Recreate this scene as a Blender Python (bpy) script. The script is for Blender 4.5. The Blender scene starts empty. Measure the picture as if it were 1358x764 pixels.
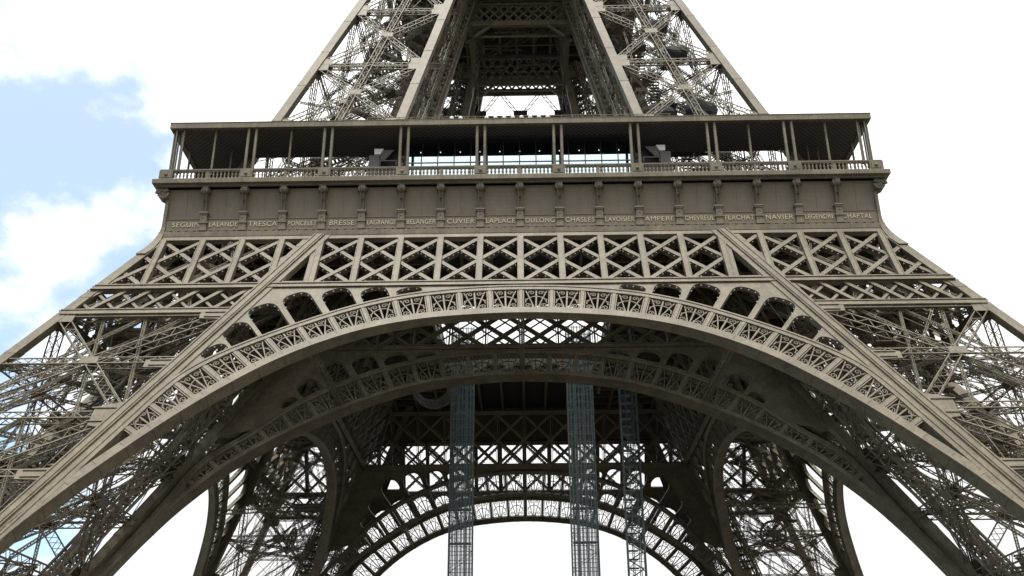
import bpy, math, random
import numpy as np
from mathutils import Vector, Matrix
from mathutils.geometry import tessellate_polygon

random.seed(7)
scene = bpy.context.scene
COL = scene.collection

# ------------------------------------------------------------------ camera
cam_d = bpy.data.cameras.new("camera")
cam = bpy.data.objects.new("camera", cam_d)
COL.objects.link(cam)
scene.camera = cam
PITCH, YAW, ROLL = 0.4328, -0.0136, -0.0068
cp, sp, cy, sy = math.cos(PITCH), math.sin(PITCH), math.cos(YAW), math.sin(YAW)
fw = Vector((sy * cp, cy * cp, sp)); rt = Vector((cy, -sy, 0)); up = rt.cross(fw)
cr, sr = math.cos(ROLL), math.sin(ROLL)
r2 = rt * cr + up * sr; u2 = up * cr - rt * sr
M = Matrix((r2, u2, -fw)).transposed().to_4x4()
M.translation = Vector((0.376, -124.31, 1.7))
cam.matrix_world = M
cam_d.sensor_width = 36.0
cam_d.lens = 36.0 * 1389.66 / 1358.0
cam_d.clip_start = 0.5
cam_d.clip_end = 6000

# ------------------------------------------------------------------ light
SUN_ELEV, SUN_AZ = math.radians(72), math.radians(194)      # azimuth clockwise from +Y (north)
sd = bpy.data.lights.new("sun", 'SUN'); sd.energy = 1.9; sd.angle = math.radians(16); sd.color = (1.0, 0.95, 0.87)
sun = bpy.data.objects.new("sun", sd); COL.objects.link(sun)
sdir = Vector((math.sin(SUN_AZ) * math.cos(SUN_ELEV), math.cos(SUN_AZ) * math.cos(SUN_ELEV), math.sin(SUN_ELEV)))
sun.rotation_euler = sdir.to_track_quat('Z', 'Y').to_euler()
sun.location = sdir * 300

world = bpy.data.worlds.new("World"); scene.world = world; world.use_nodes = True
wt = world.node_tree; wt.nodes.clear()
def N(tree, typ, **kw):
    n = tree.nodes.new(typ)
    for k, v in kw.items():
        if hasattr(n, k): setattr(n, k, v)
    return n
wo = N(wt, 'ShaderNodeOutputWorld')
sky = N(wt, 'ShaderNodeTexSky'); sky.sky_type = 'NISHITA'; sky.sun_disc = False
sky.sun_elevation = SUN_ELEV; sky.sun_rotation = SUN_AZ; sky.air_density = 1.0; sky.dust_density = 1.6
bgs = N(wt, 'ShaderNodeBackground'); bgs.inputs[1].default_value = 0.15
bgc = N(wt, 'ShaderNodeBackground'); bgc.inputs[0].default_value = (1.0, 1.0, 0.995, 1); bgc.inputs[1].default_value = 0.62
mix = N(wt, 'ShaderNodeMixShader')
tc = N(wt, 'ShaderNodeTexCoord')
mp = N(wt, 'ShaderNodeMapping'); mp.inputs['Scale'].default_value = (1, 1, 1.5); mp.inputs['Location'].default_value = (7.7, 1.0, 0.0)
nz = N(wt, 'ShaderNodeTexNoise'); nz.inputs['Scale'].default_value = 6.5; nz.inputs['Detail'].default_value = 9; nz.inputs['Roughness'].default_value = 0.56
sep = N(wt, 'ShaderNodeSeparateXYZ')
m1 = N(wt, 'ShaderNodeMath', operation='MULTIPLY_ADD'); m1.inputs[1].default_value = 1.05; m1.inputs[2].default_value = 0.40   # more cloud to the east
m2 = N(wt, 'ShaderNodeMath', operation='ADD')
rp = N(wt, 'ShaderNodeMapRange'); rp.interpolation_type = 'SMOOTHSTEP'
rp.inputs['From Min'].default_value = 0.43; rp.inputs['From Max'].default_value = 0.60; rp.inputs['To Min'].default_value = 0.27
L = wt.links.new
L(tc.outputs['Generated'], mp.inputs[0]); L(mp.outputs[0], nz.inputs['Vector'])
L(tc.outputs['Generated'], sep.inputs[0]); L(sep.outputs[0], m1.inputs[0])
L(m1.outputs[0], m2.inputs[0]); L(nz.outputs[0], m2.inputs[1]); L(m2.outputs[0], rp.inputs['Value'])
tint = N(wt, 'ShaderNodeMixRGB', blend_type='MULTIPLY'); tint.inputs[0].default_value = 1; tint.inputs[2].default_value = (0.86, 1.06, 1.04, 1)
L(sky.outputs[0], tint.inputs[1]); L(tint.outputs[0], bgs.inputs[0]); L(bgs.outputs[0], mix.inputs[1]); L(bgc.outputs[0], mix.inputs[2])
zc = N(wt, 'ShaderNodeMapRange'); zc.inputs['From Min'].default_value = 0.25; zc.inputs['From Max'].default_value = 1.0   # overcast dome: brightest overhead
zc.inputs['To Min'].default_value = 0.64; zc.inputs['To Max'].default_value = 1.35
L(sep.outputs[2], zc.inputs['Value']); L(zc.outputs[0], bgc.inputs[1])
L(rp.outputs[0], mix.inputs[0]); L(mix.outputs[0], wo.inputs[0])

scene.view_settings.view_transform = 'Standard'
scene.view_settings.look = 'None'
scene.view_settings.exposure = 0.78
scene.view_settings.gamma = 1.0
scene.view_settings.use_curve_mapping = False
scene.cycles.max_bounces = 6
scene.cycles.diffuse_bounces = 3
scene.cycles.transparent_max_bounces = 24

# ------------------------------------------------------------------ materials
def mat(name, col, rough=0.6, var=0.12, scale=1.2, bump=0.0, streak=0.0, metallic=0.0, spec=0.35, dark=None, patch=0.0):
    m = bpy.data.materials.new(name); m.use_nodes = True
    t = m.node_tree; b = t.nodes['Principled BSDF']
    b.inputs['Roughness'].default_value = rough; b.inputs['Metallic'].default_value = metallic
    b.inputs['Specular IOR Level'].default_value = spec
    c = N(t, 'ShaderNodeTexCoord')
    n1 = N(t, 'ShaderNodeTexNoise'); n1.inputs['Scale'].default_value = scale; n1.inputs['Detail'].default_value = 6; n1.inputs['Roughness'].default_value = 0.65
    t.links.new(c.outputs['Object'], n1.inputs['Vector'])
    ramp = N(t, 'ShaderNodeValToRGB')
    d = dark or tuple(x * (1 - 2.2 * var) for x in col)
    l = tuple(min(1, x * (1 + var)) for x in col)
    ramp.color_ramp.elements[0].color = (*d, 1); ramp.color_ramp.elements[0].position = 0.3
    ramp.color_ramp.elements[1].color = (*l, 1); ramp.color_ramp.elements[1].position = 0.68
    t.links.new(n1.outputs[0], ramp.inputs[0])
    out = ramp.outputs[0]
    if streak:
        mpn = N(t, 'ShaderNodeMapping'); mpn.inputs['Scale'].default_value = (2.6, 2.6, 0.16)
        n2 = N(t, 'ShaderNodeTexNoise'); n2.inputs['Scale'].default_value = 1.7; n2.inputs['Detail'].default_value = 5
        t.links.new(c.outputs['Object'], mpn.inputs[0]); t.links.new(mpn.outputs[0], n2.inputs['Vector'])
        r2_ = N(t, 'ShaderNodeMapRange'); r2_.inputs['From Min'].default_value = 0.35; r2_.inputs['From Max'].default_value = 0.7
        r2_.inputs['To Min'].default_value = 1 - streak; r2_.inputs['To Max'].default_value = 1.06
        t.links.new(n2.outputs[0], r2_.inputs['Value'])
        mx = N(t, 'ShaderNodeMixRGB', blend_type='MULTIPLY'); mx.inputs[0].default_value = 1
        t.links.new(out, mx.inputs[1]); t.links.new(r2_.outputs[0], mx.inputs[2]); out = mx.outputs[0]
    if patch:                                # repainted plates and a little rust
        vo = N(t, 'ShaderNodeTexVoronoi'); vo.inputs['Scale'].default_value = 0.42
        t.links.new(c.outputs['Object'], vo.inputs['Vector'])
        sx_ = N(t, 'ShaderNodeSeparateColor'); t.links.new(vo.outputs['Color'], sx_.inputs[0])
        pr = N(t, 'ShaderNodeMapRange'); pr.inputs['To Min'].default_value = 1 - patch; pr.inputs['To Max'].default_value = 1 + patch
        t.links.new(sx_.outputs[0], pr.inputs['Value'])
        mx2 = N(t, 'ShaderNodeMixRGB', blend_type='MULTIPLY'); mx2.inputs[0].default_value = 1
        t.links.new(out, mx2.inputs[1]); t.links.new(pr.outputs[0], mx2.inputs[2]); out = mx2.outputs[0]
        n4 = N(t, 'ShaderNodeTexNoise'); n4.inputs['Scale'].default_value = 1.6; n4.inputs['Detail'].default_value = 8; n4.inputs['Roughness'].default_value = 0.7
        mp4 = N(t, 'ShaderNodeMapping'); mp4.inputs['Scale'].default_value = (1.2, 1.2, .35)
        t.links.new(c.outputs['Object'], mp4.inputs[0]); t.links.new(mp4.outputs[0], n4.inputs['Vector'])
        r4 = N(t, 'ShaderNodeMapRange'); r4.inputs['From Min'].default_value = .60; r4.inputs['From Max'].default_value = .74; r4.inputs['To Max'].default_value = .70
        t.links.new(n4.outputs[0], r4.inputs['Value'])
        mx3 = N(t, 'ShaderNodeMixRGB'); mx3.inputs[2].default_value = (0.105, 0.066, 0.038, 1)
        t.links.new(r4.outputs[0], mx3.inputs[0]); t.links.new(out, mx3.inputs[1]); out = mx3.outputs[0]
    t.links.new(out, b.inputs['Base Color'])
    if bump:
        n3 = N(t, 'ShaderNodeTexNoise'); n3.inputs['Scale'].default_value = 9; n3.inputs['Detail'].default_value = 3
        t.links.new(c.outputs['Object'], n3.inputs['Vector'])
        bp = N(t, 'ShaderNodeBump'); bp.inputs['Strength'].default_value = bump; bp.inputs['Distance'].default_value = 0.05
        t.links.new(n3.outputs[0], bp.inputs['Height']); t.links.new(bp.outputs[0], b.inputs['Normal'])
    return m

IRON = mat('iron_paint', (0.170, 0.143, 0.096), 0.5, 0.12, 0.9, 0.15, 0.22, patch=0.13)
FRZ = mat('frieze_paint', (0.170, 0.139, 0.098), 0.6, 0.05, 0.5, 0.1, 0.05)
GOLD = mat('gilded_letter', (0.50, 0.45, 0.30), 0.45, 0.06, 2.0)
DARK = mat('dark_panel', (0.035, 0.033, 0.036), 0.7, 0.2, 1.0)
GREY = mat('cabin_grey', (0.15, 0.141, 0.122), 0.6, 0.1, 1.0)
STEEL = mat('galvanised_steel', (0.19, 0.235, 0.245), 0.5, 0.12, 2.0, metallic=0.3)
STONE = mat('masonry', (0.33, 0.30, 0.25), 0.9, 0.15, 0.8, 0.3)
GROUND = mat('ground_paving', (0.085, 0.08, 0.07), 0.95, 0.15, 0.3, 0.2)
WHITE = mat('white_glass', (0.85, 0.85, 0.83), 0.3, 0.02, 2.0)
BULB = mat('bulb_casing', (0.40, 0.38, 0.34), 0.35, 0.05, 2.0)
NETM = mat('net_cord', (0.17, 0.17, 0.16), 0.8, 0.1, 2.0)

def soffit_mat():
    m = bpy.data.materials.new('meshed_soffit'); m.use_nodes = True
    t = m.node_tree; b = t.nodes['Principled BSDF']; b.inputs['Roughness'].default_value = 0.8
    c = N(t, 'ShaderNodeTexCoord'); w = []
    for ang in (0.78, -0.78):
        mp_ = N(t, 'ShaderNodeMapping'); mp_.inputs['Rotation'].default_value = (0, 0, ang)
        wv = N(t, 'ShaderNodeTexWave'); wv.inputs['Scale'].default_value = 0.8
        t.links.new(c.outputs['Object'], mp_.inputs[0]); t.links.new(mp_.outputs[0], wv.inputs[0]); w.append(wv)
    mm = N(t, 'ShaderNodeMath', operation='MAXIMUM')
    t.links.new(w[0].outputs['Fac'], mm.inputs[0]); t.links.new(w[1].outputs['Fac'], mm.inputs[1])
    rr = N(t, 'ShaderNodeValToRGB')
    rr.color_ramp.elements[0].color = (0.055, 0.047, 0.046, 1); rr.color_ramp.elements[0].position = 0.7
    rr.color_ramp.elements[1].color = (0.15, 0.13, 0.12, 1); rr.color_ramp.elements[1].position = 0.97
    t.links.new(mm.outputs[0], rr.inputs[0]); t.links.new(rr.outputs[0], b.inputs['Base Color'])
    return m
SOFFIT = soffit_mat()

def glass_mat(name, tint, fac):
    m = bpy.data.materials.new(name); m.use_nodes = True
    t = m.node_tree; t.nodes.clear()
    o = N(t, 'ShaderNodeOutputMaterial'); tr = N(t, 'ShaderNodeBsdfTransparent'); gl = N(t, 'ShaderNodeBsdfGlossy')
    gl.inputs[0].default_value = (0.80, 0.95, 1.0, 1); tr.inputs[0].default_value = (*tint, 1); gl.inputs['Roughness'].default_value = 0.03
    nn = N(t, 'ShaderNodeTexNoise'); nn.inputs['Scale'].default_value = 0.4
    mr = N(t, 'ShaderNodeMapRange'); mr.inputs['To Min'].default_value = fac * 0.7; mr.inputs['To Max'].default_value = fac * 1.3
    x = N(t, 'ShaderNodeMixShader')
    t.links.new(nn.outputs[0], mr.inputs['Value']); t.links.new(mr.outputs[0], x.inputs[0])
    t.links.new(tr.outputs[0], x.inputs[1]); t.links.new(gl.outputs[0], x.inputs[2]); t.links.new(x.outputs[0], o.inputs[0])
    return m
GLASS = glass_mat('pavilion_glass', (0.66, 0.80, 0.86), 0.06)
COATED = glass_mat('coated_glass', (0.66, 0.80, 0.86), 0.80)

def lamp_mat():
    m = bpy.data.materials.new('lit_spot'); m.use_nodes = True
    b = m.node_tree.nodes['Principled BSDF']; b.inputs['Emission Color'].default_value = (1, 0.95, 0.85, 1); b.inputs['Emission Strength'].default_value = 0.9
    return m
SPOT = lamp_mat()

# ------------------------------------------------------------------ helpers
class MB:
    def __init__(s): s.v = []; s.f = []
    def add(s, vs, fs):
        k = len(s.v); s.v += [tuple(p) for p in vs]; s.f += [tuple(i + k for i in f) for f in fs]
    def box8(s, c):                                   # 8 corners: 0-3 ring, 4-7 ring
        s.add(c, [(3, 2, 1, 0), (4, 5, 6, 7), (0, 1, 5, 4), (1, 2, 6, 5), (2, 3, 7, 6), (3, 0, 4, 7)])
    def beam(s, p, q, w, d, n):
        """box from p to q, w across (perpendicular to n), d along n, centred"""
        p = np.asarray(p, float); q = np.asarray(q, float); n = np.asarray(n, float)
        t = q - p; t = t / (np.linalg.norm(t) + 1e-9)
        n = n - t * (n @ t); ln = np.linalg.norm(n)
        if ln < 1e-6: n = np.array([1., 0, 0]) if abs(t[0]) < .9 else np.array([0, 1., 0]); n = n - t * (n @ t); ln = np.linalg.norm(n)
        n = n / ln; u = np.cross(t, n) * (w / 2); n = n * (d / 2)
        s.box8([p - u - n, p + u - n, p + u + n, p - u + n, q - u - n, q + u - n, q + u + n, q - u + n])
    def block(s, x0, x1, y0, y1, z0, z1):
        s.box8([(x0, y0, z0), (x1, y0, z0), (x1, y1, z0), (x0, y1, z0), (x0, y0, z1), (x1, y0, z1), (x1, y1, z1), (x0, y1, z1)])
    def sweep(s, rings, closed=True, caps=True):
        """rings: list of equal-length point rings, joined as a tube"""
        k = len(s.v); m = len(rings[0])
        for r in rings: s.v += [tuple(p) for p in r]
        for i in range(len(rings) - 1):
            for j in range(m if closed else m - 1):
                a = k + i * m + j; b = k + i * m + (j + 1) % m
                s.f.append((a, b, b + m, a + m))
        if caps and closed:
            s.f.append(tuple(k + j for j in range(m))[::-1]); s.f.append(tuple(k + (len(rings) - 1) * m + j for j in range(m)))
    def tube(s, pts, r, n=6):
        pts = [np.asarray(p, float) for p in pts]; rings = []
        for i, p in enumerate(pts):
            t = pts[min(i + 1, len(pts) - 1)] - pts[max(i - 1, 0)]; t = t / (np.linalg.norm(t) + 1e-9)
            a = np.cross(t, (0, 0, 1.)); 
            if np.linalg.norm(a) < 1e-3: a = np.cross(t, (1., 0, 0))
            a /= np.linalg.norm(a); b = np.cross(t, a)
            rings.append([p + r * (a * math.cos(2 * math.pi * j / n) + b * math.sin(2 * math.pi * j / n)) for j in range(n)])
        s.sweep(rings)
    def ball(s, c, r, n=6, m=4):
        c = np.asarray(c, float); k = len(s.v)
        s.v.append(tuple(c + (0, 0, r)))
        for i in range(1, m):
            th = math.pi * i / m
            for j in range(n):
                ph = 2 * math.pi * j / n
                s.v.append(tuple(c + r * np.array([math.sin(th) * math.cos(ph), math.sin(th) * math.sin(ph), math.cos(th)])))
        s.v.append(tuple(c - (0, 0, r))); e = len(s.v) - 1
        for j in range(n):
            s.f.append((k, k + 1 + j, k + 1 + (j + 1) % n))
            s.f.append((e, e - n + (j + 1) % n, e - n + j))
            for i in range(m - 2):
                a = k + 1 + i * n
                s.f.append((a + j, a + n + j, a + n + (j + 1) % n, a + (j + 1) % n))
    def lattice(s, p, q, n, w, d, rail=0.088, step=None, bar=0.05, zig_side=True, cross=False):
        """box lattice girder p->q: four angle rails and zigzag lacing; n = normal of its broad face"""
        p = np.asarray(p, float); q = np.asarray(q, float); n = np.asarray(n, float)
        t = q - p; ln = np.linalg.norm(t)
        if ln < .3: return
        t = t / ln; n = n - t * (n @ t); n /= np.linalg.norm(n); u = np.cross(t, n)
        for a in (-1, 1):
            for b in (-1, 1):
                o = u * a * (w / 2 - rail / 2) + n * b * (d / 2 - rail / 2)
                s.beam(p + o, q + o, rail, rail, n)
        k = max(2, int(round(ln / (step or w * 0.9))))
        for b in (-1, 1):
            o = n * b * (d / 2 - .02)
            for i in range(k):
                for sgn in ((1, -1) if cross else ((1,) if i % 2 else (-1,))):
                    s.beam(p + t * ln * i / k + u * sgn * w * .46 + o, p + t * ln * (i + 1) / k - u * sgn * w * .46 + o, bar, .03, n)
        if zig_side:
            for b in (-1, 1):
                o = u * b * (w / 2 - .02)
                for i in range(k):
                    sgn = 1 if i % 2 else -1
                    s.beam(p + t * ln * i / k + n * sgn * d * .46 + o, p + t * ln * (i + 1) / k - n * sgn * d * .46 + o, bar, .03, u)
    def build(s, name, material, parent=None, smooth=False):
        me = bpy.data.meshes.new(name); me.from_pydata(s.v, [], s.f); me.materials.append(material)
        if smooth:
            me.polygons.foreach_set('use_smooth', [True] * len(me.polygons))
        me.update()
        o = bpy.data.objects.new(name, me); COL.objects.link(o)
        if parent is not None: o.parent = parent
        return o

def empty(name, loc=(0, 0, 0), parent=None, label=None, cat=None, group=None):
    o = bpy.data.objects.new(name, None); o.empty_display_size = 1; COL.objects.link(o); o.location = loc
    if parent is not None: o.parent = parent
    if label: o['label'] = label
    if cat: o['category'] = cat
    if group: o['group'] = group
    return o

def copy_part(root, rz, parent):
    r = root.copy(); COL.objects.link(r); r.parent = parent; r.rotation_euler = (0, 0, rz)
    for ch in list(root.children):
        c = ch.copy(); COL.objects.link(c); c.parent = r
    return r

def catmull(pts, n):
    pts = [np.asarray(p, float) for p in pts]
    P = [2 * pts[0] - pts[1]] + pts + [2 * pts[-1] - pts[-2]]; out = []
    for i in range(1, len(P) - 2):
        for k in range(n):
            t = k / n
            out.append(.5 * ((2 * P[i]) + (-P[i - 1] + P[i + 1]) * t + (2 * P[i - 1] - 5 * P[i] + 4 * P[i + 1] - P[i + 2]) * t * t + (-P[i - 1] + 3 * P[i] - 3 * P[i + 1] + P[i + 2]) * t ** 3))
    out.append(P[-2]); return np.array(out)

class Plane:
    """leaning face y = -(a - b (z - z0)); in-plane height s = z * k"""
    def __init__(s, a, b, z0):
        s.a, s.b, s.z0 = a, b, z0; s.k = math.hypot(1, b); s.n = np.array([0, -1, b]) / s.k
    def half(s, z): return s.a - s.b * (z - s.z0)
    def P(s, x, z, off=0.): return np.array([x, -s.half(z), z]) + s.n * off
    def S(s, x, sv, off=0.): return s.P(x, sv / s.k, off)

OUT = Plane(34.27, .5525, 50)        # outer faces below the first floor
INN = Plane(19.043, .5029, 50)       # inner faces
UPO = Plane(29.69, .3192, 60)        # above the first floor
UPI = Plane(14.09, .1982, 60)
Z_FRZ, Z_CH, Z_TIE = 48.85, 41.7, 38.55
DECK = 54.8

# ------------------------------------------------------------------ ground
g = MB(); g.add([(-3000, -3000, 0), (3000, -3000, 0), (3000, 3000, 0), (-3000, 3000, 0)], [(0, 1, 2, 3)])
go = g.build('ground', GROUND); go['kind'] = 'structure'; go['label'] = 'dark paved ground beneath the iron tower'

# ------------------------------------------------------------------ the tower
tower = empty('iron_tower', (0, 0, 0), None, 'huge brown lattice iron tower on four legs, with arches and a first floor gallery', 'tower')

# ---- piers ---------------------------------------------------------------
def corner(pl_o, pl_i, i, j, z, inset=0.):
    a = pl_o.half(z) - inset if i == 0 else pl_i.half(z) + inset
    b = pl_o.half(z) - inset if j == 0 else pl_i.half(z) + inset
    return np.array([-a, -b, z])
FACES = [((0, 0), (1, 0), (0, -1, 0)), ((0, 0), (0, 1), (-1, 0, 0)), ((0, 1), (1, 1), (0, 1, 0)), ((1, 0), (1, 1), (1, 0, 0))]

def rafter(pl_o, pl_i, i, j, z0, z1, w):
    m = MB(); rings = []
    for k in range(25):
        z = z0 + (z1 - z0) * k / 24
        c = corner(pl_o, pl_i, i, j, z); x0, y0 = c[0], c[1]
        sx = 1 if i == 0 else -1; sy_ = 1 if j == 0 else -1
        ps = [(x0, y0, z), (x0 + sx * w, y0, z), (x0 + sx * w, y0 + sy_ * w, z), (x0, y0 + sy_ * w, z)]
        if sx * sy_ < 0: ps = ps[::-1]
        rings.append(ps)
    m.sweep(rings)
    # flange strips and splice plates that break up the box
    for k in range(1, 24):
        if k % 3: continue
        z = z0 + (z1 - z0) * k / 24; dz = .35
        c0 = corner(pl_o, pl_i, i, j, z); c1 = corner(pl_o, pl_i, i, j, z + dz)
        sx = 1 if i == 0 else -1; sy_ = 1 if j == 0 else -1; e = .025
        def ring(c, zz):
            a = (c[0] - sx * e, c[1] - sy_ * e, zz); b = (c[0] + sx * (w + e), c[1] - sy_ * e, zz)
            cc = (c[0] + sx * (w + e), c[1] + sy_ * (w + e), zz); d = (c[0] - sx * e, c[1] + sy_ * (w + e), zz)
            return [a, b, cc, d] if sx * sy_ > 0 else [d, cc, b, a]
        m.sweep([ring(c0, z), ring(c1, z + dz)])
    # rivet-line lips along the two free edges
    return m

def face_bracing(pl_o, pl_i, fa, nodes, w, d, midpost=False, ins=.5, midbar=True):
    m = MB(); (ca, cb, n) = fa
    A_ = lambda z: corner(pl_o, pl_i, *ca, z, ins); B_ = lambda z: corner(pl_o, pl_i, *cb, z, ins)
    for z0, z1 in zip(nodes[:-1], nodes[1:]):
        a0, b0, a1, b1 = A_(z0), B_(z0), A_(z1), B_(z1)
        nn = np.cross(b0 - a0, a1 - a0); nn /= np.linalg.norm(nn)
        m.lattice(a0, b1, nn, w, d, step=w * .8, cross=False)
        m.lattice(b0, a1, nn, w, d, step=w * .8, cross=False)
        zm = None
        # crossing point of the diagonals
        r = np.linalg.norm(b0 - a0) / (np.linalg.norm(b0 - a0) + np.linalg.norm(b1 - a1))
        c = a0 + (b1 - a0) * r
        if midbar:
            m.lattice(A_(c[2]), B_(c[2]), nn, w * .8, d, step=w, bar=.06)
        m.lattice(a1, b1, nn, w * .8, d, step=w, bar=.06)
        t = (b0 - a0) / np.linalg.norm(b0 - a0); u = np.cross(nn, t)
        for s in (-1, 1):
            m.beam(c - t * .75 + nn * s * (d / 2 + .02), c + t * .75 + nn * s * (d / 2 + .02), .85, .04, nn)
            for e, sg in ((A_, 1), (B_, -1)):
                for zz, dz in ((z0, .5), (z1, -.5)):
                    p = e(zz + dz)
                    m.beam(p + t * sg * .3 + nn * s * (d / 2 + .02), p + t * sg * 1.6 + nn * s * (d / 2 + .02), 1.1, .04, nn)
        if midpost:
            p0 = (a0 + b0) / 2; p1 = (a1 + b1) / 2
            m.lattice(p0, p1, nn, w * 1.05, d * 1.2, step=w * .9)
    return m

def diaphragm(pl_o, pl_i, zs, w=.5):
    m = MB()
    for z in zs:
        c = [corner(pl_o, pl_i, i, j, z, .5) for i, j in ((0, 0), (1, 0), (1, 1), (0, 1))]
        for p, q in ((c[0], c[2]), (c[1], c[3])): m.lattice(p, q, (0, 0, 1), w, .4, rail=.08, step=.7, bar=.05)
        mid = [(c[k] + c[(k + 1) % 4]) / 2 for k in range(4)]
        for k in range(4): m.lattice(mid[k], mid[(k + 1) % 4], (0, 0, 1), .34, .28, rail=.06, step=.6, bar=.04)
    return m

def tie_rods(pl_o, pl_i, nodes, seed, cnt, posts=True):
    """light secondary bracing and cable runs inside the leg"""
    rnd = random.Random(seed); m = MB()
    for _ in range(cnt):
        k = rnd.randrange(len(nodes) - 1); z0, z1 = nodes[k], nodes[k + 1]
        def pt(z):
            a, b = rnd.random(), rnd.random()
            return np.array([-(pl_o.half(z) * a + pl_i.half(z) * (1 - a)), -(pl_o.half(z) * b + pl_i.half(z) * (1 - b)), z])
        p = pt(z0 + (z1 - z0) * rnd.choice((0, 0, .5))); q = pt(z0 + (z1 - z0) * rnd.choice((.5, 1, 1)))
        if rnd.random() < .45: m.lattice(p, q, (0.3, 1, .2), .28, .2, rail=.045, step=.5, bar=.035, zig_side=False)
        else: m.beam(p, q, rnd.choice((.05, .06, .09)), .06, (0, 1, .1))
    # vertical quarter posts between mid-points of the faces
    for z0, z1 in zip(nodes[:-1], nodes[1:]) if posts else ():
        zm = (z0 + z1) / 2
        cs0 = [corner(pl_o, pl_i, i, j, z0, .6) for i, j in ((0, 0), (1, 0), (1, 1), (0, 1))]
        cs1 = [corner(pl_o, pl_i, i, j, z1, .6) for i, j in ((0, 0), (1, 0), (1, 1), (0, 1))]
        for k in range(4):
            a = (cs0[k] + cs0[(k + 1) % 4]) / 2; b = (cs1[k] + cs1[(k + 1) % 4]) / 2
            for f in (.25, .75):
                p = cs0[k] * (1 - f) + cs0[(k + 1) % 4] * f; q = cs1[k] * f + cs1[(k + 1) % 4] * (1 - f)
                m.lattice(p, q, (0, 1, .1) if k % 2 == 0 else (1, 0, .1), .26, .2, rail=.05, step=.5, bar=.035, zig_side=False)
            m.lattice(cs0[k], b, (0, 1, .1), .26, .2, rail=.05, step=.5, bar=.035, zig_side=False)
            m.lattice(cs0[(k + 1) % 4], b, (0, 1, .1), .26, .2, rail=.05, step=.5, bar=.035, zig_side=False)
    return m

def lift_track(pl_o, pl_i, z0, z1):
    m = MB()
    def ax(z, u, v):
        o, i = pl_o.half(z), pl_i.half(z); c = o * .13 + i * .87
        return np.array([-c + u, -c + v, z])
    # the track leans on the diagonal of the leg
    dirs = np.array([1, -1]) / math.sqrt(2)
    for s in (-1.6, 0, 1.6):
        p = ax(z0, *(dirs * s)); q = ax(z1, *(dirs * s)); m.lattice(p, q, (1, 1, .8), .55, 1.1, rail=.16, step=.6, bar=.1)
    n = int((z1 - z0) / .9)
    for k in range(n):
        z = z0 + (z1 - z0) * k / n
        m.beam(ax(z, *(dirs * -1.9)), ax(z, *(dirs * 1.9)), .22, .3, (0, 0, 1))
    return m

def stairs(pl_o, pl_i, z0, z1, off):
    m = MB(); z = z0; sgn = 1
    while z < z1 - 1:
        za = min(z + 2.6, z1)
        def ax(zz, u):
            o, i = pl_o.half(zz), pl_i.half(zz); c = (o + i) / 2
            return np.array([-c + u + off[0], -c + off[1], zz])
        p, q = ax(z, -2.2 * sgn), ax(za, 2.2 * sgn)
        for dy in (-.55, .55):
            o = np.array([0, dy, 0]); m.beam(p + o, q + o, .25, .08, (0, 1, 0)); m.beam(p + o + (0, 0, 1.05), q + o + (0, 0, 1.05), .07, .07, (0, 1, 0))
            for k in range(6):
                r = p + (q - p) * k / 5 + o; m.beam(r, r + (0, 0, 1.05), .05, .05, (0, 1, 0))
        for k in range(12):
            r = p + (q - p) * k / 12; m.block(r[0] - .15, r[0] + .15, r[1] - .5, r[1] + .5, r[2], r[2] + .05)
        c = q; m.block(c[0] - .7, c[0] + .7, c[1] - .9, c[1] + 1.2, c[2] - .08, c[2])
        z = za; sgn = -sgn
    return m

NOD = [0.4, 5.0, 16.0, 27.0, 38.2]
def make_pier():
    p = empty('pier', (0, 0, 0), tower)
    for i in (0, 1):
        for j in (0, 1):
            rafter(OUT, INN, i, j, 0.0, 54.0, .98).build('rafter', IRON, p)
    for fa in FACES:
        face_bracing(OUT, INN, fa, NOD, .95, .75).build('cross_bracing', IRON, p)
    diaphragm(OUT, INN, (16.0, 21.6, 27.0, 32.6, 38.2, 45.0)).build('floor_bracing', IRON, p)
    tie_rods(OUT, INN, NOD[1:] + [48.], 3, 130).build('secondary_bracing', IRON, p)
    lift_track(OUT, INN, 2, 52).build('lift_track', IRON, p)
    stairs(OUT, INN, 4, 50, (-2.8, 2.8)).build('staircase', IRON, p)
    # machinery landing under the first floor
    m = MB(); z = 38.9; o, i = OUT.half(z), INN.half(z)
    m.block(-o + 1.2, -o + 6.0, -o + 5.0, -o + 11.0, z, z + .3)
    for k in range(5): m.beam((-o + 1.2, -o + 5.2 + k * 1.35, z - .2), (-o + 6, -o + 5.2 + k * 1.35, z - .2), .25, .4, (0, 0, 1))
    m.build('machinery_landing', IRON, p)
    # spoked pulley wheels of the lift
    m = MB(); c = np.array([-37.5, -36.0, 34.2]); R_ = 1.9
    ax1 = np.array([1, 0, 0.]); ax2 = np.array([0, .3, 1]); ax2 /= np.linalg.norm(ax2)
    m.tube([c + R_ * (ax1 * math.cos(t) + ax2 * math.sin(t)) for t in np.linspace(0, 2 * math.pi, 33)], .2, 6)
    for t in np.linspace(0, 2 * math.pi, 13)[:-1]: m.beam(c, c + R_ * (ax1 * math.cos(t) + ax2 * math.sin(t)), .12, .12, (0, 1, 0))
    m.ball(c, .4, 8, 6); m.build('pulley_wheel', IRON, p)
    # masonry footing blocks
    for i in (0, 1):
        for j in (0, 1):
            m = MB(); c = corner(OUT, INN, i, j, 0, .5); m.block(c[0] - 3, c[0] + 3, c[1] - 3, c[1] + 3, 0.005, 2.2); m.block(c[0] - 2.2, c[0] + 2.2, c[1] - 2.2, c[1] + 2.2, 2.2, 3.0)
            m.build('masonry_footing', STONE, p)
    return p
pier = make_pier()
for k in (1, 2, 3): copy_part(pier, k * math.pi / 2, tower)

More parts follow.
